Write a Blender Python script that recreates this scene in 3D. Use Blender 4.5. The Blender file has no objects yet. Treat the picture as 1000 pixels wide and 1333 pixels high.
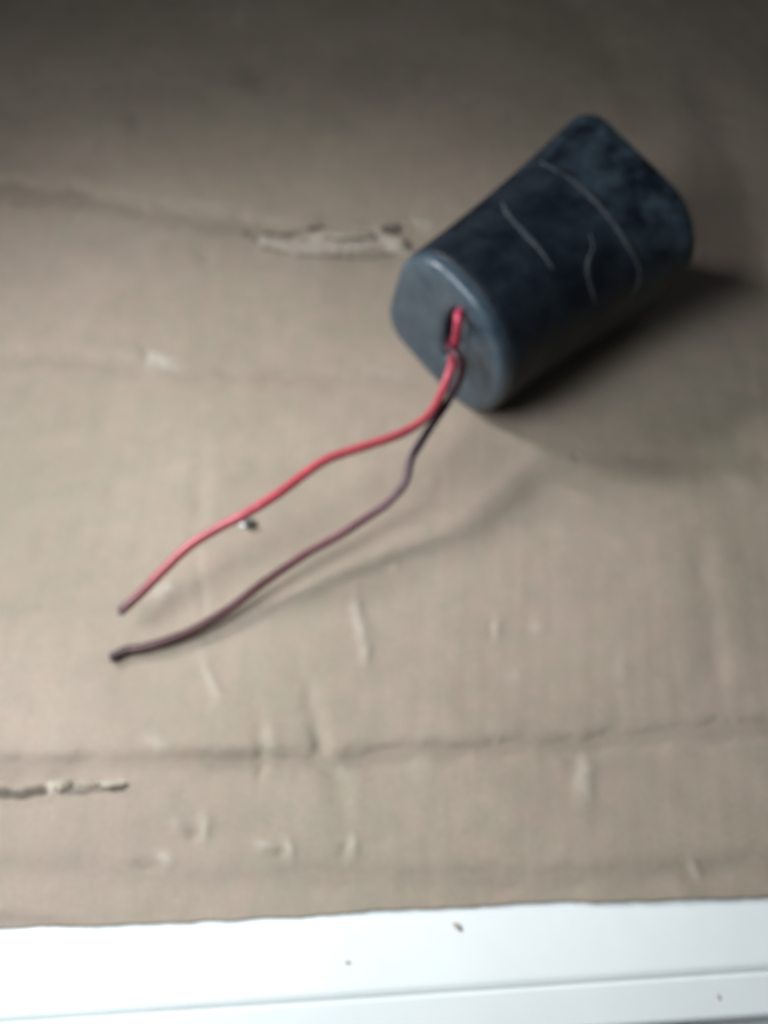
import bpy, bmesh, math, random
import numpy as np
from mathutils import Vector, Matrix, Euler
from mathutils.bvhtree import BVHTree
R = math.radians
random.seed(4); rng = np.random.default_rng(4)
scene = bpy.context.scene
C = scene.collection

# ------------------------------------------------------------ camera
PITCH, CH, FPX = 60.0, 0.26, 1150.0          # degrees below horizontal, height in m, focal length in photo pixels
cam_d = bpy.data.cameras.new('camera'); cam = bpy.data.objects.new('camera', cam_d); C.objects.link(cam)
cam.location = (0, 0, CH); cam.rotation_euler = (R(90 - PITCH), 0, 0)
cam_d.sensor_width = 36; cam_d.lens = 36 * FPX / 1333
cam_d.clip_start = 0.01; cam_d.clip_end = 20
cam_d.dof.use_dof = True; cam_d.dof.focus_distance = 0.155; cam_d.dof.aperture_fstop = 10.5
scene.camera = cam

# ------------------------------------------------------------ light
w = bpy.data.worlds.new('World'); scene.world = w; w.use_nodes = True
w.node_tree.nodes['Background'].inputs[0].default_value = (0.80, 0.90, 1.0, 1)
w.node_tree.nodes['Background'].inputs[1].default_value = 0.040

def area(name, loc, target, sx, sy, power, col, spread=180):
    d = bpy.data.lights.new(name, 'AREA'); d.shape = 'RECTANGLE'; d.size = sx; d.size_y = sy
    d.energy = power; d.color = col; d.spread = R(spread)
    o = bpy.data.objects.new(name, d); C.objects.link(o); o.location = loc
    o.rotation_euler = (Vector(target) - Vector(loc)).to_track_quat('-Z', 'Y').to_euler()
    return o
area('window_light', (-0.210, 0.055, 0.30), (-0.05, 0.02, 0), 0.20, 0.18, 1.20, (0.90, 0.965, 1.0), 148)
area('side_window_light', (-0.40, 0.35, 0.35), (0.02, 0.14, 0), 0.09, 0.10, 0.19, (0.97, 0.98, 1.0), 44)
scene.view_settings.view_transform = 'Standard'; scene.view_settings.look = 'None'
scene.view_settings.exposure = 0.0; scene.view_settings.gamma = 1.0

# ------------------------------------------------------------ helpers
ct, st = math.cos(R(PITCH)), math.sin(R(PITCH))
FW = Vector((0, ct, -st)); UP = Vector((0, st, ct)); RT = Vector((1, 0, 0)); CAM = Vector((0, 0, CH))
def ray(px, py): return (FW * FPX + RT * (px - 500) + UP * (666.5 - py)).normalized()
def P(px, py, z=0.0):
    v = ray(px, py); return CAM + v * ((z - CH) / v.z)
def projn(X, Y, Z=0.0):
    vy, vz = Y, Z - CH
    d = vy * ct - vz * st
    return 500 + FPX * X / d, 666.5 - FPX * (vy * st + vz * ct) / d

def link(name, me, mat, parent=None, smooth=True):
    o = bpy.data.objects.new(name, me); C.objects.link(o)
    if mat: me.materials.append(mat)
    if parent: o.parent = parent
    if smooth: me.polygons.foreach_set('use_smooth', [True] * len(me.polygons)); me.update()
    return o
def build(name, verts, faces, mat, parent=None, smooth=True):
    me = bpy.data.meshes.new(name); me.from_pydata([tuple(v) for v in verts], [], faces)
    bm = bmesh.new(); bm.from_mesh(me); bmesh.ops.recalc_face_normals(bm, faces=bm.faces); bm.to_mesh(me); bm.free()
    return link(name, me, mat, parent, smooth)
def tag(o, label=None, cat=None, group=None, kind=None):
    if label: o['label'] = label
    if cat: o['category'] = cat
    if group: o['group'] = group
    if kind: o['kind'] = kind
    return o
def empty(name, loc, rz=0):
    o = bpy.data.objects.new(name, None); C.objects.link(o); o.location = loc; o.rotation_euler = (0, 0, rz)
    o.empty_display_size = 0.01
    return o
def local(o, v):   # world point -> local point of an unparented empty
    return Matrix.LocRotScale(o.location, o.rotation_euler, None).inverted() @ Vector(v)

def catmull(pts, n=10):
    pts = [Vector(p) for p in pts]; q = [pts[0] * 2 - pts[1]] + pts + [pts[-1] * 2 - pts[-2]]; out = []
    for i in range(1, len(q) - 2):
        for k in range(n):
            t = k / n; a, b, c, d = q[i-1], q[i], q[i+1], q[i+2]
            out.append(0.5 * ((2*b) + (c-a)*t + (2*a-5*b+4*c-d)*t*t + (3*b-a-3*c+d)*t*t*t))
    out.append(pts[-1]); return out
def tube(path, rad, seg=14, cap=True, flat=None):
    """path of Vectors, rad(i)->radius; flat=(normals, ratio) flattens along given normals"""
    V, F = [], []
    n = len(path); prev = None
    for i, p in enumerate(path):
        t = (path[min(i+1, n-1)] - path[max(i-1, 0)]).normalized()
        if flat: a = flat[0][i]; a = (a - t * a.dot(t)).normalized()
        else:
            a = prev if prev else Vector((0, 0, 1)); a = (a - t * a.dot(t)).normalized(); prev = a
        b = t.cross(a); r = rad(i)
        for k in range(seg):
            g = 2 * math.pi * k / seg
            V.append(p + a * (math.cos(g) * r * (flat[1] if flat else 1)) + b * (math.sin(g) * r))
    for i in range(n - 1):
        for k in range(seg):
            F.append((i*seg+k, i*seg+(k+1) % seg, (i+1)*seg+(k+1) % seg, (i+1)*seg+k))
    if cap: F.append(tuple(range(seg))); F.append(tuple((n-1)*seg+k for k in range(seg)))
    return V, F

# ------------------------------------------------------------ materials
class N:
    def __init__(s, name):
        s.m = bpy.data.materials.new(name); s.m.use_nodes = True; s.t = s.m.node_tree; s.b = s.t.nodes['Principled BSDF']
    def n(s, typ, **kw):
        x = s.t.nodes.new(typ)
        for k, v in kw.items():
            if k.startswith('i_'): x.inputs[k[2:].replace('_', ' ')].default_value = v
            else: setattr(x, k, v)
        return x
    def l(s, a, b): s.t.links.new(a, b)
    def coord(s, scale=(1, 1, 1), rot=(0, 0, 0)):
        c = s.n('ShaderNodeTexCoord'); m = s.n('ShaderNodeMapping'); m.inputs['Scale'].default_value = scale; m.inputs['Rotation'].default_value = rot
        s.l(c.outputs['Object'], m.inputs[0]); return m.outputs[0]
    def noise(s, vec, scale, detail=3, rough=.55):
        x = s.n('ShaderNodeTexNoise'); x.inputs['Scale'].default_value = scale; x.inputs['Detail'].default_value = detail; x.inputs['Roughness'].default_value = rough
        s.l(vec, x.inputs['Vector']); return x.outputs['Fac']
    def ramp(s, fac, stops):
        r = s.n('ShaderNodeValToRGB'); e = r.color_ramp.elements
        while len(e) < len(stops): e.new(0.5)
        for q, (p, c) in zip(e, stops): q.position = p; q.color = (*c, 1) if len(c) == 3 else c
        s.l(fac, r.inputs[0]); return r.outputs[0]
    def mix(s, fac, a, b, mode='MIX'):
        x = s.n('ShaderNodeMix', data_type='RGBA', blend_type=mode)
        if isinstance(fac, (int, float)): x.inputs[0].default_value = fac
        else: s.l(fac, x.inputs[0])
        for i, v in ((6, a), (7, b)):
            if isinstance(v, tuple): x.inputs[i].default_value = (*v, 1)
            else: s.l(v, x.inputs[i])
        return x.outputs[2]
    def attr(s, name): return s.n('ShaderNodeAttribute', attribute_name=name).outputs['Fac']
    def bump(s, h, strength, dist):
        x = s.n('ShaderNodeBump'); x.inputs['Strength'].default_value = strength; x.inputs['Distance'].default_value = dist
        s.l(h, x.inputs['Height']); s.l(x.outputs[0], s.b.inputs['Normal'])
    def set(s, **kw):
        for k, v in kw.items(): s.b.inputs[k.replace('_', ' ')].default_value = v

def g3(v): return (v, v, v)
def mat_cardboard():
    k = N('cardboard_paper'); c = k.coord(); cv = k.coord((1, .12, 1)); ch = k.coord((.15, 1, 1))
    base = k.ramp(k.noise(c, 22, 4, .6), [(.3, (.312, .258, .205)), (.7, (.362, .300, .242))])
    base = k.mix(.32, base, k.ramp(k.noise(cv, 260, 4, .65), [(.3, g3(.92)), (.7, g3(1.06))]), 'MULTIPLY')
    base = k.mix(1.0, base, k.ramp(k.noise(c, 9, 3, .55), [(.3, (.95, .97, .93)), (.7, (1.05, 1.0, 1.02))]), 'MULTIPLY')
    base = k.mix(.45, base, k.ramp(k.noise(c, 900, 3, .7), [(.35, g3(.86)), (.65, g3(1.12))]), 'MULTIPLY')
    base = k.mix(.5, base, k.ramp(k.noise(c, 110, 2, .5), [(.35, (.90, .95, .91)), (.65, (1.08, 1.02, 1.02))]), 'MULTIPLY')
    base = k.mix(k.attr('scuff'), base, (.50, .455, .39))
    base = k.mix(k.attr('grime_shade'), base, (.09, .075, .06))  # random grime, plus shade painted into creases and tears
    k.l(base, k.b.inputs['Base Color']); k.set(Roughness=.72); k.b.inputs['Specular IOR Level'].default_value = .3
    k.bump(k.noise(cv, 500, 4, .7), .12, .0004)
    return k.m
def mat_plain(name, c0, c1, scale, rough, spec=.5, bump=0, stretch=(1, 1, 1)):
    k = N(name); c = k.coord(stretch)
    k.l(k.ramp(k.noise(c, scale, 4, .6), [(.32, c0), (.68, c1)]), k.b.inputs['Base Color'])
    k.set(Roughness=rough); k.b.inputs['Specular IOR Level'].default_value = spec
    if bump: k.bump(k.noise(c, scale * 3, 3, .6), .4, bump)
    return k.m
def mat_casing():
    k = N('casing_plastic'); c = k.coord()
    dusty = k.n('ShaderNodeSeparateXYZ'); tc = k.n('ShaderNodeTexCoord'); k.l(tc.outputs['Object'], dusty.inputs[0])
    g = k.n('ShaderNodeMapRange'); g.inputs['From Min'].default_value = .045; g.inputs['From Max'].default_value = .085
    k.l(dusty.outputs['X'], g.inputs['Value'])
    n1 = k.ramp(k.noise(c, 85, 5, .65), [(.40, g3(0)), (.68, g3(1))])
    mul = k.n('ShaderNodeMath', operation='MULTIPLY'); k.l(g.outputs[0], mul.inputs[0]); k.l(n1, mul.inputs[1])
    add = k.n('ShaderNodeMath', operation='MULTIPLY_ADD'); k.l(n1, add.inputs[0]); add.inputs[1].default_value = .16
    k.l(mul.outputs[0], add.inputs[2]); add.use_clamp = True
    col = k.mix(add.outputs[0], (.0055, .009, .015), (.048, .074, .096))
    col = k.mix(.6, col, k.ramp(k.noise(c, 300, 3, .6), [(.3, g3(.75)), (.7, g3(1.25))]), 'MULTIPLY')
    k.l(col, k.b.inputs['Base Color'])
    k.l(k.ramp(n1, [(0, g3(.42)), (1, g3(.65))]), k.b.inputs['Roughness'])
    k.b.inputs['Specular IOR Level'].default_value = .35
    k.bump(k.noise(c, 180, 3, .6), .25, .0004)
    return k.m
M_card = mat_cardboard()
M_torn = mat_plain('torn_paper', (.34, .29, .225), (.43, .37, .29), 400, .85, .2, .0003)
M_core = mat_plain('torn_dark', (.10, .085, .07), (.22, .18, .14), 500, .9, .1, .0003)
M_case = mat_casing()
M_resin = mat_plain('grey_resin', (.036, .060, .084), (.076, .104, .126), 110, .33, .5, .0003)
M_slot = mat_plain('slot_dark', (.006, .006, .008), (.012, .012, .014), 90, .7, .2)
M_mark = mat_plain('grey_scratch', (.038, .048, .056), (.078, .086, .09), 300, .8, .2)
M_white = mat_plain('white_paint', (.78, .815, .81), (.83, .86, .855), 30, .38, .5, .0001)
M_floor = mat_plain('pale_grey_floor', (.22, .26, .30), (.30, .33, .36), 20, .5, .4)
M_crumb = mat_plain('dark_grit', (.03, .03, .03), (.10, .10, .10), 900, .6, .4)
M_brown = mat_plain('brown_grit', (.36, .32, .28), (.48, .43, .38), 900, .8, .3)
M_chip = mat_plain('white_chip', (.7, .75, .76), (.8, .84, .86), 400, .5, .4)
def wire_mat(name, stops, dirt):
    k = N(name); c = k.coord()
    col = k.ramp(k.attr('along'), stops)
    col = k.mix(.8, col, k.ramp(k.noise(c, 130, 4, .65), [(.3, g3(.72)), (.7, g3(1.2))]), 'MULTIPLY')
    col = k.mix(k.attr('grime_shade'), col, dirt)
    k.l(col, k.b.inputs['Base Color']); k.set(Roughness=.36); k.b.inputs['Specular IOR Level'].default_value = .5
    k.bump(k.noise(c, 300, 3, .6), .35, .0004)
    return k.m
M_red = wire_mat('red_insulation', [(0, (.55, .07, .13)), (.25, (.42, .03, .06)), (.4, (.50, .09, .11)), (.75, (.42, .05, .07)), (1, (.26, .04, .05))], (.10, .045, .045))
M_maroon = wire_mat('maroon_insulation', [(0, (.10, .015, .03)), (.2, (.028, .012, .018)), (.36, (.05, .028, .04)), (.45, (.20, .11, .125)), (.6, (.18, .075, .085)), (.72, (.11, .034, .038)), (1, (.06, .026, .028))], (.035, .02, .022))  # mauve middle stops paint the gloss highlight into the wire colour
M_metal = mat_plain('tinned_wire', (.22, .17, .15), (.34, .28, .25), 800, .45, .5)

# ------------------------------------------------------------ setting: floor far below the ledge
floor = build('floor', [(-3, -3, -.045), (3, -3, -.045), (3, 3, -.045), (-3, 3, -.045)], [(0, 1, 2, 3)], M_floor, None, False)
tag(floor, kind='structure')

# ------------------------------------------------------------ white ledge under the cardboard
T = 0.0017
a0 = P(0, 1330, -T); a1 = P(1000, 1263, -T)
du = (a1 - a0); du.z = 0; du.normalize(); dv = Vector((du.y, -du.x, 0))        # dv points to the viewer's side
ledge = empty('white_ledge', (a0.x, a0.y, -.045), math.atan2(du.y, du.x))
tag(ledge, 'white painted wooden ledge with a beaded front edge under the cardboard', 'ledge')
def extrude(name, prof, u0, u1, mat, parent, nu=2):
    V, F = [], []
    m = len(prof)
    for i in range(nu):
        u = u0 + (u1 - u0) * i / (nu - 1)
        for d, z in prof:
            p = a0 + du * u + dv * d; p.z = z; V.append(local(parent, p))
    for i in range(nu - 1):
        for k in range(m - 1): F.append((i*m+k, i*m+k+1, (i+1)*m+k+1, (i+1)*m+k))
        F.append((i*m+m-1, i*m, (i+1)*m, (i+1)*m+m-1))
    F.append(tuple(range(m))); F.append(tuple((nu-1)*m+k for k in range(m)))
    return build(name, V, F, mat, parent, False)
def arc(cx, cz, r, a, b, n=6): return [(cx + r*math.cos(R(a+(b-a)*k/n)), cz + r*math.sin(R(a+(b-a)*k/n))) for k in range(n+1)]
top = [(-.9, -.0449), (-.9, -T)] + arc(-.0022, -T-.0022, .0022, 90, 0, 8) + [(0, -.0449)]
extrude('top_board', top, -.6, .9, M_white, ledge)
bead = [(.0001, -.0448), (.0001, -T-.0006)] + arc(.0012, -T-.0006, .0009, 180, 90, 4) + arc(.0088, -T-.0029, .002, 90, 0, 8) + [(.0108, -.0448)]
extrude('bead', bead, -.6, .9, M_white, ledge)
e = P(962, 1322, -T); ue = (e - a0).dot(du)
extrude('end_block', [(.0110, -.0447), (.0110, -.012)] + arc(.022, -.014, .002, 90, 0, 4) + [(.024, -.0447)], ue, .9, M_white, ledge)

# ------------------------------------------------------------ cardboard sheet (real relief)
def vnoise(x, y, seed):
    r = np.random.default_rng(seed).random((64, 64)) * 2 - 1
    xi = np.floor(x).astype(int); yi = np.floor(y).astype(int); fx = x - xi; fy = y - yi
    fx = fx*fx*(3-2*fx); fy = fy*fy*(3-2*fy)
    g = lambda i, j: r[i % 64, j % 64]
    return (g(xi, yi)*(1-fx) + g(xi+1, yi)*fx)*(1-fy) + (g(xi, yi+1)*(1-fx) + g(xi+1, yi+1)*fx)*fy
def seg_dist(px, py, poly):
    best = np.full(px.shape, 1e9); side = np.zeros(px.shape); along = np.zeros(px.shape); acc = 0
    for (x0, y0), (x1, y1) in zip(poly[:-1], poly[1:]):
        dx, dy = x1-x0, y1-y0; L2 = dx*dx+dy*dy
        t = np.clip(((px-x0)*dx + (py-y0)*dy)/L2, 0, 1)
        ex, ey = px-(x0+t*dx), py-(y0+t*dy); d = np.hypot(ex, ey); m = d < best
        best = np.where(m, d, best); side = np.where(m, np.sign(dx*ey-dy*ex), side); along = np.where(m, acc + t*math.sqrt(L2), along)
        acc += math.sqrt(L2)
    return best, side, along, acc
# creases: pixel polyline, width px, depth mm, step mm (near side lower +)
CREASES = [
    ([(-60, 236), (0, 243), (90, 252), (180, 272), (330, 296), (430, 322), (530, 330)], 9, 1.1, .5),
    ([(-60, 466), (0, 468), (120, 474), (190, 484), (350, 491), (480, 493), (570, 498)], 7, .55, .3),
    ([(690, 592), (790, 604), (900, 606), (1060, 604)], 13, .7, .2),
    ([(-60, 800), (60, 796), (150, 788), (235, 790)], 6, .35, .1),
    ([(-60, 1002), (80, 996), (200, 992), (330, 990), (430, 990), (560, 977), (700, 974), (850, 958), (1060, 944)], 9, 1.0, .45),
    ([(-60, 1128), (100, 1134), (230, 1146), (420, 1140), (560, 1146), (700, 1144), (860, 1136), (1060, 1120)], 12, .7, .1),
    ([(-60, 1196), (60, 1206), (130, 1214)], 8, .7, 0),
    ([(250, 690), (262, 790), (275, 905)], 5, .22, .1),
    ([(262, 560), (256, 700)], 8, .2, .1),
    ([(880, 60), (930, 160), (960, 300), (975, 420)], 22, .8, .5),
    ([(700, 10), (780, 60), (850, 170)], 20, .6, .3),
    ([(340, 930), (338, 1010)], 6, .4, .2),
    ([(400, 890), (420, 985), (450, 1030)], 8, .6, .3),
    ([(905, 700), (925, 800), (935, 900)], 12, .5, .2),
    ([(300, -10), (316, 20)], 8, .5, .3),
]
# dents: cx, cy, rx, ry, tilt deg, height mm (+ raised), scuff 0..1, darkening 0..1
DENTS = [
    (212, 472, 26, 9, 12, .9, .75, 0), (188, 466, 6, 11, -20, -.9, 0, .35),
    (470, 812, 6, 26, -8, .9, .55, 0), (479, 850, 4, 10, 0, .9, .65, 0), (464, 786, 9, 7, 0, .5, .35, 0),
    (274, 876, 5, 30, -14, .8, .45, 0), (216, 768, 8, 13, 35, .9, .65, 0), (204, 760, 10, 5, 0, .4, .3, 0),
    (268, 1076, 6, 12, 5, 1.0, .9, 0), (252, 1086, 8, 7, 0, -1.1, 0, .35), (230, 1072, 7, 8, 0, .5, .35, 0),
    (216, 1117, 8, 9, 0, .9, .85, 0), (192, 1126, 14, 6, 0, -.8, 0, .25), (347, 1100, 12, 6, 15, .8, .7, 0),
    (376, 1106, 4, 11, -8, .9, .8, 0), (364, 1110, 6, 6, 0, -.7, 0, .2), (461, 1100, 5, 10, -10, .8, .65, 0), (450, 1106, 5, 7, 0, -.7, 0, .2),
    (764, 1014, 9, 24, -6, 1.0, .55, 0), (745, 985, 7, 20, -25, -.7, 0, .1), (906, 1128, 6, 10, -20, .8, .45, 0), (892, 1134, 12, 6, 0, -.6, 0, .1),
    (648, 816, 5, 10, 0, .7, .35, 0), (641, 820, 3, 9, 0, -.5, 0, .25), (706, 816, 8, 6, 30, .5, .3, 0),
    (420, 974, 6, 16, -25, -1.2, 0, .3), (338, 992, 4, 18, 3, -.8, 0, .15), (206, 966, 16, 9, 30, .6, .4, 0), (348, 962, 8, 12, 0, .5, .3, 0),
    (284, 904, 9, 5, 10, .5, .5, 0), (752, 592, 4, 8, 0, -.5, 0, .55), (316, 18, 7, 12, 40, .7, .3, 0), (326, 100, 22, 16, 0, -.9, 0, .3),
    (174, 158, 10, 14, 0, -.6, 0, .22), (125, 175, 6, 30, 40, .5, .15, 0), (268, 338, 8, 7, 0, -.5, 0, .2), (515, 740, 5, 5, 0, .5, .3, 0),
    (870, 600, 26, 20, 0, -.4, 0, 0), (440, 575, 60, 30, 0, .6, 0, 0), (125, 640, 90, 60, 0, 1.0, 0, 0), (700, 700, 90, 50, 0, .9, 0, 0),
    (600, 1060, 120, 30, 0, .9, 0, 0), (180, 1060, 100, 20, 0, .6, 0, 0), (85, 365, 90, 70, 0, .8, 0, 0), (920, 760, 60, 80, 0, .8, 0, 0),
    (970, 630, 20, 14, 40, .5, .15, 0), (440, 1045, 10, 30, -30, -.5, 0, 0), (560, 640, 10, 6, 0, -.2, 0, .05), (670, 880, 10, 8, 0, .3, .2, 0), (812, 868, 8, 16, 0, .3, .15, 0),
]
# open tears: polyline, half width px, depth mm
TEARS = [
    ([(-40, 1030), (10, 1031), (30, 1034), (58, 1029)], 7, 2.6), ([(92, 1031), (120, 1030), (145, 1028), (164, 1026)], 2.6, 1.8),
    ([(318, 300), (340, 316), (360, 325)], 3, 1.2), ([(345, 300), (380, 303), (402, 298), (424, 293)], 2.6, 1.1),
    ([(507, 298), (515, 299), (520, 296)], 6.5, 2.2), ([(360, 326), (420, 330), (480, 331), (520, 328)], 3, 1.3),
]
SCARS = [([(345, 312), (372, 315)], 7, .7), ([(380, 318), (430, 315), (470, 310), (500, 312)], 11, .5), ([(512, 318), (528, 322)], 10, .65),
         ([(74, 1023), (92, 1024)], 7, .95), ([(100, 1022), (128, 1022), (160, 1020)], 4.5, .8), ([(540, 282), (556, 292)], 8, .3)]
b0 = P(0, 1211, 0); b1 = P(1000, 1164, 0)
bu = (b1 - b0).normalized(); bv = Vector((-bu.y, bu.x, 0))
def spaced(a, b, n, lo, hi, m): return np.concatenate([np.linspace(a, lo, m)[:-1], np.linspace(lo, hi, n), np.linspace(hi, b, m)[1:]])
us = spaced(-.50, .75, 640, -.16, .42, 50)
vs = np.concatenate([np.linspace(0, .28, 420), np.linspace(.28, .46, 180)[1:], np.linspace(.46, .80, 40)[1:]])
U, V = np.meshgrid(us, vs); nv, nu = U.shape
rag = .0005*vnoise(us*40+7, us*0+3, 1) + .00025*vnoise(us*200+7, us*0+9, 2) + .0001*vnoise(us*900, us*0+5, 3)
fade = np.clip(1 - V/.02, 0, 1)
Vv = V + rag[None, :] * fade
X = b0.x + bu.x*U + bv.x*Vv; Y = b0.y + bu.y*U + bv.y*Vv
px, py = projn(X, Y)
px = px + 3.5*vnoise(X*150, Y*150, 21) + 1.5*vnoise(X*500, Y*500, 22); py = py + 3.5*vnoise(X*150+9, Y*150, 23) + 1.5*vnoise(X*500+9, Y*500, 24)
Z = .0009*vnoise(X*14, Y*14, 11) + .0004*vnoise(X*40, Y*40, 12) + .00010*vnoise(X*160, Y*160, 13)
fl = X - .10*(Y-.15)                        # corrugation shows through faintly, with random strength
Z += .00002*np.sin(fl*2*math.pi/.0065)*(.6+.6*vnoise(X*20, Y*12, 14)) + .00006*vnoise(fl*130, Y*7, 15) + .00002*vnoise(fl*420, Y*14, 16)
Z += .00001*vnoise(X*30, Y*260, 17)
scuff = np.zeros_like(Z); grime_shade = np.zeros_like(Z)
for poly, wd, dep, step in CREASES:
    wd = wd*1.45
    d, s, al, tot = seg_dist(px, py, poly)
    endf = np.clip(np.minimum(al, tot-al)/40 + .25, 0, 1)
    wob = .75 + .35*vnoise(al/38, al*0+wd, 31)
    g = np.exp(-(d/wd)**2)
    Z += 1.35*(-dep*1e-3*g + .2*dep*1e-3*np.exp(-((d-wd*1.9)/(wd*1.1))**2)*(s < 0) + step*1e-3*np.exp(-(d/(wd*5))**2)*(s < 0)*(1-np.exp(-(d/wd)**2)))*endf*wob
    grime_shade = np.maximum(grime_shade, .27*g*endf*wob*min(1, dep))  # shade of the fold is painted into the paper colour
for cx, cy, rx, ry, tilt, hh, sc, gr in DENTS:
    a = R(tilt); dx, dy = px-cx, py-cy
    x2 = (dx*math.cos(a)+dy*math.sin(a))/rx; y2 = (-dx*math.sin(a)+dy*math.cos(a))/ry
    g = np.exp(-(x2*x2+y2*y2)/1.7); Z += .8*hh*1e-3*g
    g2 = np.exp(-(x2*x2+y2*y2)*.9)*(.8+.4*vnoise(X*500, Y*500, 41))
    scuff = np.maximum(scuff, .85*sc*g2); grime_shade = np.maximum(grime_shade, gr*g2)
for poly, wd, dep in TEARS:
    d, s, al, tot = seg_dist(px, py, poly)
    hw = wd*(.7+.5*vnoise(al/9, al*0+dep*9, 51))
    g = 1/(1+np.exp((d-hw)*1.5)); Z -= dep*1e-3*g; grime_shade = np.maximum(grime_shade, .95*g)  # shade inside the open gap is painted dark as well
    Z += .0005*np.exp(-((d-hw*1.8)/(hw*.8))**2)
for poly, wd, sc in SCARS:
    d, s, al, tot = seg_dist(px, py, poly)
    hw = wd*(.8+.5*vnoise(al/7, al*0+wd, 61))
    g = 1/(1+np.exp((d-hw)*1.2)); Z += .0004*g*(1+.3*vnoise(X*400, Y*400, 62)); scuff = np.maximum(scuff, sc*g)
    grime_shade = grime_shade*(1-.7*g)
grime_shade = np.maximum(grime_shade, .10*np.clip(vnoise(X*25, Y*25, 71), 0, 1))
# flatten under the capacitor
cxw, cyw = .055, .235
m = np.exp(-(((X-cxw)**2+(Y-cyw)**2)/.05**2)**2); Z = Z*(1-m) - .0003*m
Z = np.minimum(Z, .0028); Z -= .0006
Z = np.maximum(Z, -T + .0003)
Z = np.where(V < .004, np.minimum(Z, .0006), Z)
me = bpy.data.meshes.new('cardboard_sheet')
co = np.stack([X, Y, Z], -1).reshape(-1, 3)
sk = np.stack([X[0], Y[0] + .0003, np.full(nu, -T + .0002)], -1)                          # skirt: cut edge of the board
co = np.vstack([co, sk])
idx = np.arange(nv*nu).reshape(nv, nu)
q = np.stack([idx[:-1, :-1], idx[:-1, 1:], idx[1:, 1:], idx[1:, :-1]], -1).reshape(-1, 4)
si = nv*nu + np.arange(nu)
q2 = np.stack([si[:-1], si[1:], idx[0, 1:], idx[0, :-1]], -1)
q = np.vstack([q, q2])
me.vertices.add(len(co)); me.vertices.foreach_set('co', co.ravel())
me.loops.add(q.size); me.loops.foreach_set('vertex_index', q.ravel().astype(np.int32))
me.polygons.add(len(q)); me.polygons.foreach_set('loop_start', np.arange(0, q.size, 4, dtype=np.int32)); me.polygons.foreach_set('loop_total', np.full(len(q), 4, dtype=np.int32))
me.update(calc_edges=True); me.validate()
for nm, arr in (('scuff', scuff), ('grime_shade', grime_shade)):
    at = me.attributes.new(nm, 'FLOAT', 'POINT'); at.data.foreach_set('value', np.clip(np.concatenate([arr.ravel(), np.zeros(nu)]), 0, 1).astype(np.float32))
card = link('cardboard_sheet', me, M_card)
tag(card, 'creased and dented brown cardboard sheet lying flat under the dark capacitor', 'cardboard')

# ragged slivers of liner paper standing up along the tears
def shred(px_, py_, lpx, wpx, ang, lift, mat=M_torn, lab=None):
    c = P(px_, py_, .0010); s = .00026
    n = 7; V_, F_ = [], []
    a = R(ang); ax = Vector((math.cos(a), math.sin(a), 0)); bx = Vector((-math.sin(a), math.cos(a), 0))
    for i in range(n):
        t = i/(n-1); half = wpx*s*.5*(math.sin(math.pi*min(max(t, .08), .93))**.6)*random.uniform(.65, 1.15)
        off = random.uniform(-.15, .15)*wpx*s
        for q_, sg in ((-1, 0), (1, 1)):
            z = lift*(.25+.75*sg)*math.sin(math.pi*t)**.7 + random.uniform(0, .0002)
            V_.append(c + ax*((t-.5)*lpx*s) + bx*(q_*half+off) + Vector((0, 0, z)))
    th = .00022
    m_ = len(V_); V_ += [v - Vector((0, 0, th)) for v in V_]
    for i in range(n-1):
        k = 2*i; F_.append((k, k+1, k+3, k+2)); F_.append((m_+k, m_+k+2, m_+k+3, m_+k+1))
        F_.append((k, k+2, m_+k+2, m_+k)); F_.append((k+1, m_+k+1, m_+k+3, k+3))
    F_.append((0, m_, m_+1, 1)); F_.append((m_-2, m_-1, 2*m_-1, 2*m_-2))
    o = build('torn_flap', V_, F_, mat, card)
    if lab: o['label'] = lab
shred(452, 306, 92, 17, -1, .0008)
shred(522, 318, 26, 16, -30, .0018)
shred(82, 1023, 22, 13, 4, .0018)
shred(112, 1021, 30, 7, 0, .0010)
shred(150, 1022, 26, 6, 3, .0009)

# ------------------------------------------------------------ capacitor
YAW = R(41.1); W_, H_, R4, LL, SW, SH, ROLL = .0559, .0549, (.0280, .0225, .0120, .0215), .0835, 1.195, 1.1216, R(-13.07)
cap = empty('capacitor', (.0170, .2063, 0), YAW)          # local +X runs to the back, local -Y is the lower right side
tag(cap, 'dark blue black oval capacitor with grey resin end and two long wires', 'capacitor')
def sec(w_, h_, r4, n=12):
    P_ = []
    for cx, cz, s0, r in ((w_/2-r4[0], h_-r4[0], 0, r4[0]), (-w_/2+r4[1], h_-r4[1], 90, r4[1]), (-w_/2+r4[2], r4[2], 180, r4[2]), (w_/2-r4[3], r4[3], 270, r4[3])):
        for k in range(n):
            g = R(s0+90*k/(n-1)); P_.append((cx+r*math.cos(g), cz+r*math.sin(g)))
    Q_ = []
    for i in range(len(P_)):
        a_, b_ = P_[i], P_[(i+1) % len(P_)]; L_ = math.hypot(b_[0]-a_[0], b_[1]-a_[1])
        m_ = 6 if i % n == n-1 else 1
        for k in range(m_): Q_.append((a_[0]+(b_[0]-a_[0])*k/m_, a_[1]+(b_[1]-a_[1])*k/m_))
    return Q_
def turn(p): return (p[0]*math.cos(ROLL)-p[1]*math.sin(ROLL), p[0]*math.sin(ROLL)+p[1]*math.cos(ROLL))
ZMIN = min(turn(p)[1] for p in sec(W_, H_, R4))
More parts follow.
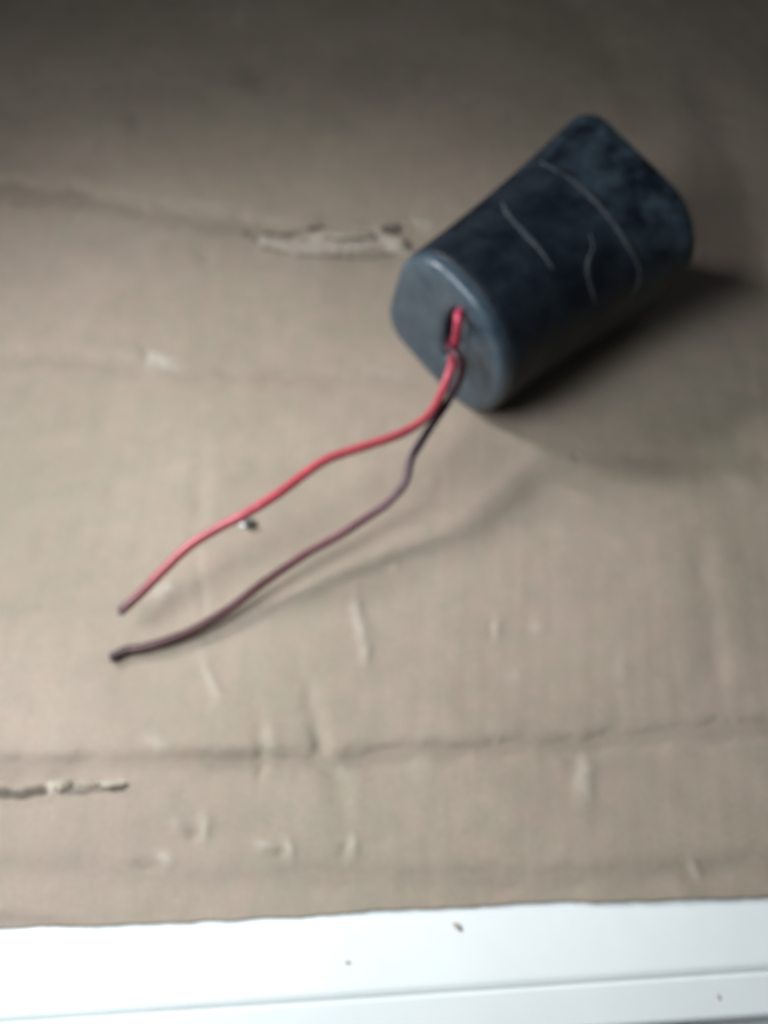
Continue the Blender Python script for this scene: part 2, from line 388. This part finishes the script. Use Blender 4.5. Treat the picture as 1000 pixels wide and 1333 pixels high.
def ring(x, inset=0.0):
    t = x/LL; out = []; c_ = max(t, 0)**1.98; k_ = 1-.24*max(t, 0)
    for p in sec(W_-2*inset, H_-2*inset, [max(q*k_-inset, .0015) for q in (R4[0], R4[1]*(1-.35*max(t, 0)), R4[2], R4[3])]):
        q_ = turn((p[0], p[1]+inset)); out.append(Vector((x, -q_[0]*(1+(SW-1)*c_), (q_[1]-ZMIN)*(1+(SH-1)*c_))))
    return out
def loft(rings, close_end=True, close_start=False):
    V_, F_ = [], []; m_ = len(rings[0])
    for r in rings: V_ += r
    for i in range(len(rings)-1):
        for k in range(m_): F_.append((i*m_+k, i*m_+(k+1) % m_, (i+1)*m_+(k+1) % m_, (i+1)*m_+k))
    if close_end:
        c = sum(rings[-1], Vector())/m_; V_.append(c); o = (len(rings)-1)*m_
        for k in range(m_): F_.append((o+k, o+(k+1) % m_, len(V_)-1))
    return V_, F_
CAPX = .0042
rings = [ring(CAPX+.0004, .0026), ring(CAPX, .0006), ring(CAPX+.0005, 0)]
for i in range(1, 22): rings.append(ring(CAPX + (LL-.006-CAPX)*i/21, 0))
rb = .003
for k in range(1, 9):
    g = R(90*k/8); rings.append(ring(LL-rb+.001+rb*math.sin(g), rb*(1-math.cos(g))))
rings += [ring(LL+.001, rb+.006)]
V_, F_ = loft(rings)
case = build('casing', V_, F_, M_case, cap)

# resin end: rounded rim, flat face, real slot
face_c = Vector((0, 0, H_*.5))
Minv = Matrix.LocRotScale(cap.location, cap.rotation_euler, None).inverted(); Mw = Minv.inverted()
def onface(px_, py_, x=0.0):
    o = Minv @ CAM; d = (Minv.to_3x3() @ ray(px_, py_)); return o + d*((x-o.x)/d.x)
s_top = onface(595, 404); s_bot = onface(580, 466)
sc_ = (s_top+s_bot)/2; sax = (s_top-s_bot); sl = sax.length; sax.normalize(); sbx = Vector((1, 0, 0)).cross(sax)
def slot(x, grow=0.0):
    out = []
    ref = ring(CAPX, 0)
    for v in ref:
        d = Vector((0, v.y, v.z)) - Vector((0, sc_.y, sc_.z)); a_ = math.atan2(d.dot(sax)/1.0, d.dot(sbx))
        hl, hw = sl/2+grow, .0038+grow
        p = Vector((x, sc_.y, sc_.z)) + sax*(hl*math.sin(a_)) + sbx*(hw*math.cos(a_)); out.append(p)
    return out
rim = .0029
R0 = [ring(CAPX+.006, .0014), ring(CAPX-.0002, .0003)]
for k in range(0, 9):
    g = R(90*k/8); x = rim*(1-math.sin(g)); R0.append([Vector((x*1.0, v.y, v.z)) for v in ring(0, rim*(1-math.cos(g))+.0003)])
inner = R0[-1]; so = slot(0, .0012)
for t in (.3, .6, .85): R0.append([a_.lerp(b_, t) for a_, b_ in zip(inner, so)])
R0 += [so, slot(.0006, .0003), slot(.0014, 0), slot(.008, -.0002)]
for r in R0[11:14]:
    for v in r: v.x += random.uniform(-.00012, .00012)
V_, F_ = loft(R0, False)
resin = build('end_cap', V_, F_, M_resin, cap); resin['label'] = 'grey resin end with a narrow dark wire slot'
rs = [slot(.0015, .00002), slot(.0078, .0)]; V_, F_ = loft(rs, True)
sl_o = build('slot', V_, F_, M_slot, cap)

# faint marks scratched on the casing, laid on its real surface
dg = bpy.context.evaluated_depsgraph_get()
bm = bmesh.new(); bm.from_mesh(case.data); bvh = BVHTree.FromBMesh(bm)
def on_case(px_, py_):
    h = bvh.ray_cast(Minv @ CAM, (Minv.to_3x3() @ ray(px_, py_)).normalized()); return h[0], h[1]
def mark(pts, wid):
    pts2 = catmull([Vector((a_, b_, 0)) for a_, b_ in pts], 8); path, nr = [], []
    for p in pts2:
        h, n_ = on_case(p.x, p.y)
        if h is not None: path.append(h + n_*.00003); nr.append(n_ if n_.dot(h-Vector((.04, 0, .03))) > 0 else -n_)
    n = len(path); ws = [wid*1.15*(.5+.5*math.sin(math.pi*(i+.6)/(n+.2)))*(.9+.2*math.sin(i*.35+wid*9e4))*random.uniform(.85, 1.15) for i in range(n)]
    V_, F_ = tube(path, lambda i: ws[i], 8, True, (nr, .22))
    build('scratch_mark', V_, F_, M_mark, cap)
mark([(704, 211), (728, 224), (752, 240), (776, 263), (800, 292), (820, 322), (832, 348), (833, 366), (824, 384), (812, 398)], .00085)
mark([(654, 264), (662, 280), (682, 302), (702, 324), (722, 352)], .00085)
mark([(769, 304), (772, 322), (766, 342), (766, 360), (771, 378), (777, 398)], .00065)

# ------------------------------------------------------------ wires
def wire(pts, rad, mat, tip_dark, bare_len):
    pts = [Vector(p) + (Vector((random.uniform(-1, 1), random.uniform(-1, 1), 0))*.0006 if i > 6 else Vector()) for i, p in enumerate(pts)]
    path = catmull(pts, 12); n = len(path)
    jit = [1 + random.uniform(-.02, .02) for _ in path]
    V_, F_ = tube([local(cap, p) for p in path], lambda i: rad*jit[i], 14)
    o = build('wire', V_, F_, mat, cap)
    at = o.data.attributes.new('grime_shade', 'FLOAT', 'POINT')
    s_ = 14; vals = []
    for i in range(n):
        t = i/(n-1); g = max(0, (t-(1-tip_dark))/tip_dark)*.9
        for k in range(s_): vals.append(min(1, g + random.uniform(0, .05)))
    vals += [vals[-1]]*(len(o.data.vertices)-len(vals)); at.data.foreach_set('value', vals[:len(o.data.vertices)])
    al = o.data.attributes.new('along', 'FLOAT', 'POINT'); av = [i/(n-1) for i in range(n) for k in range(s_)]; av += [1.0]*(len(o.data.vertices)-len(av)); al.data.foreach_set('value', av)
    d = (path[-1]-path[-2]).normalized(); e0 = path[-1]-d*.0005
    V2, F2 = tube([local(cap, e0), local(cap, e0+d*bare_len*.6), local(cap, e0+d*bare_len)], lambda i: rad*(.62, .6, .42)[i], 10)
    build('conductor', V2, F2, M_metal, o)
    return o
def wp(px_, py_, z): return P(px_, py_, z)
inr = [Mw @ (onface(596, 412, 0) + Vector((.006, 0, 0))), Mw @ onface(598, 408, -.0015), Mw @ onface(597, 418, -.0045)]
red = inr + [Mw @ onface(595, 436, -.0045), Mw @ onface(591, 458, -.0052), Mw @ onface(587, 480, -.0080), wp(574, 514, .0262), wp(554, 541, .0268), wp(520, 563, .0276), wp(480, 577, .0282),
       wp(432, 595, .0282), wp(398, 615, .0276), wp(360, 643, .0264), wp(322, 668, .0246), wp(285, 689, .0222), wp(248, 710, .0196), wp(210, 742, .0164), wp(182, 770, .0136), wp(156, 797, .0112)]
rw = wire(red, .00152, M_red, .10, .0018); rw['label'] = 'bright red insulated wire'
im = [Mw @ (onface(584, 446, 0) + Vector((.006, 0, 0))), Mw @ onface(583, 448, -.0010), Mw @ onface(589, 456, -.0086)]
mar = im + [Mw @ onface(600, 472, -.0098), Mw @ onface(599, 493, -.0112), wp(585, 520, .0238), wp(565, 549, .0222), wp(549, 574, .0208), wp(536, 598, .0196), wp(525, 630, .0160),
       wp(505, 655, .0125), wp(475, 675, .0104), wp(440, 696, .0090), wp(405, 717, .0080), wp(378, 735, .0074), wp(340, 763, .0058), wp(300, 791, .0042), wp(265, 812, .0032), wp(230, 829, .0026), wp(190, 840, .0022), wp(165, 847, .0020), wp(144, 857, .0019)]
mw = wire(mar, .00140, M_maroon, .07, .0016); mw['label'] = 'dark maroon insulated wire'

# ------------------------------------------------------------ crumbs
def crumb(name, px_, py_, z, r, mat, label, cat='crumb', sq=(1, 1, .7)):
    c = P(px_, py_, z); bm = bmesh.new(); bmesh.ops.create_icosphere(bm, subdivisions=2, radius=r)
    for v in bm.verts:
        v.co *= random.uniform(.75, 1.2); v.co.x *= sq[0]; v.co.y *= sq[1]; v.co.z *= sq[2]
    zm = min(v.co.z for v in bm.verts)
    for v in bm.verts: v.co.z -= zm
    me_ = bpy.data.meshes.new(name); bm.to_mesh(me_); bm.free()
    o = link(name, me_, mat, None, False); o.location = (c.x, c.y, z - .0001); o.rotation_euler.z = random.uniform(0, 3)
    return tag(o, label, cat)
def zc(px_, py_):
    p = P(px_, py_, 0); d = (X-p.x)**2+(Y-p.y)**2; return float(Z.flat[int(d.argmin())])
crumb('grit_crumb', 325, 684, zc(325, 684), .0019, M_crumb, 'small dark crumb on the cardboard just below the red wire', sq=(1, 1.1, .8))
crumb('paint_chip', 317, 684, zc(317, 684), .0008, M_chip, 'tiny white chip touching the dark crumb below the red wire', 'chip', (1, 1.6, .5))
crumb('grit_crumb', 595, 1206, -T, .0010, M_brown, 'brown speck on the white ledge close to the cardboard edge', sq=(.8, 1.5, .5))
crumb('grit_crumb', 453, 1253, -T, .0006, M_brown, 'faint brown speck in the middle of the white ledge', sq=(.8, 1.4, .4))
crumb('grit_crumb', 935, 1296, -T-.0009, .0008, M_brown, 'brown speck on the narrow front bead of the white ledge', sq=(.7, 1.6, .5))
crumb('grit_crumb', 752, 592, zc(752, 592), .0009, M_brown, 'small brown speck on the cardboard crease below the capacitor', sq=(.8, 1.6, .4))
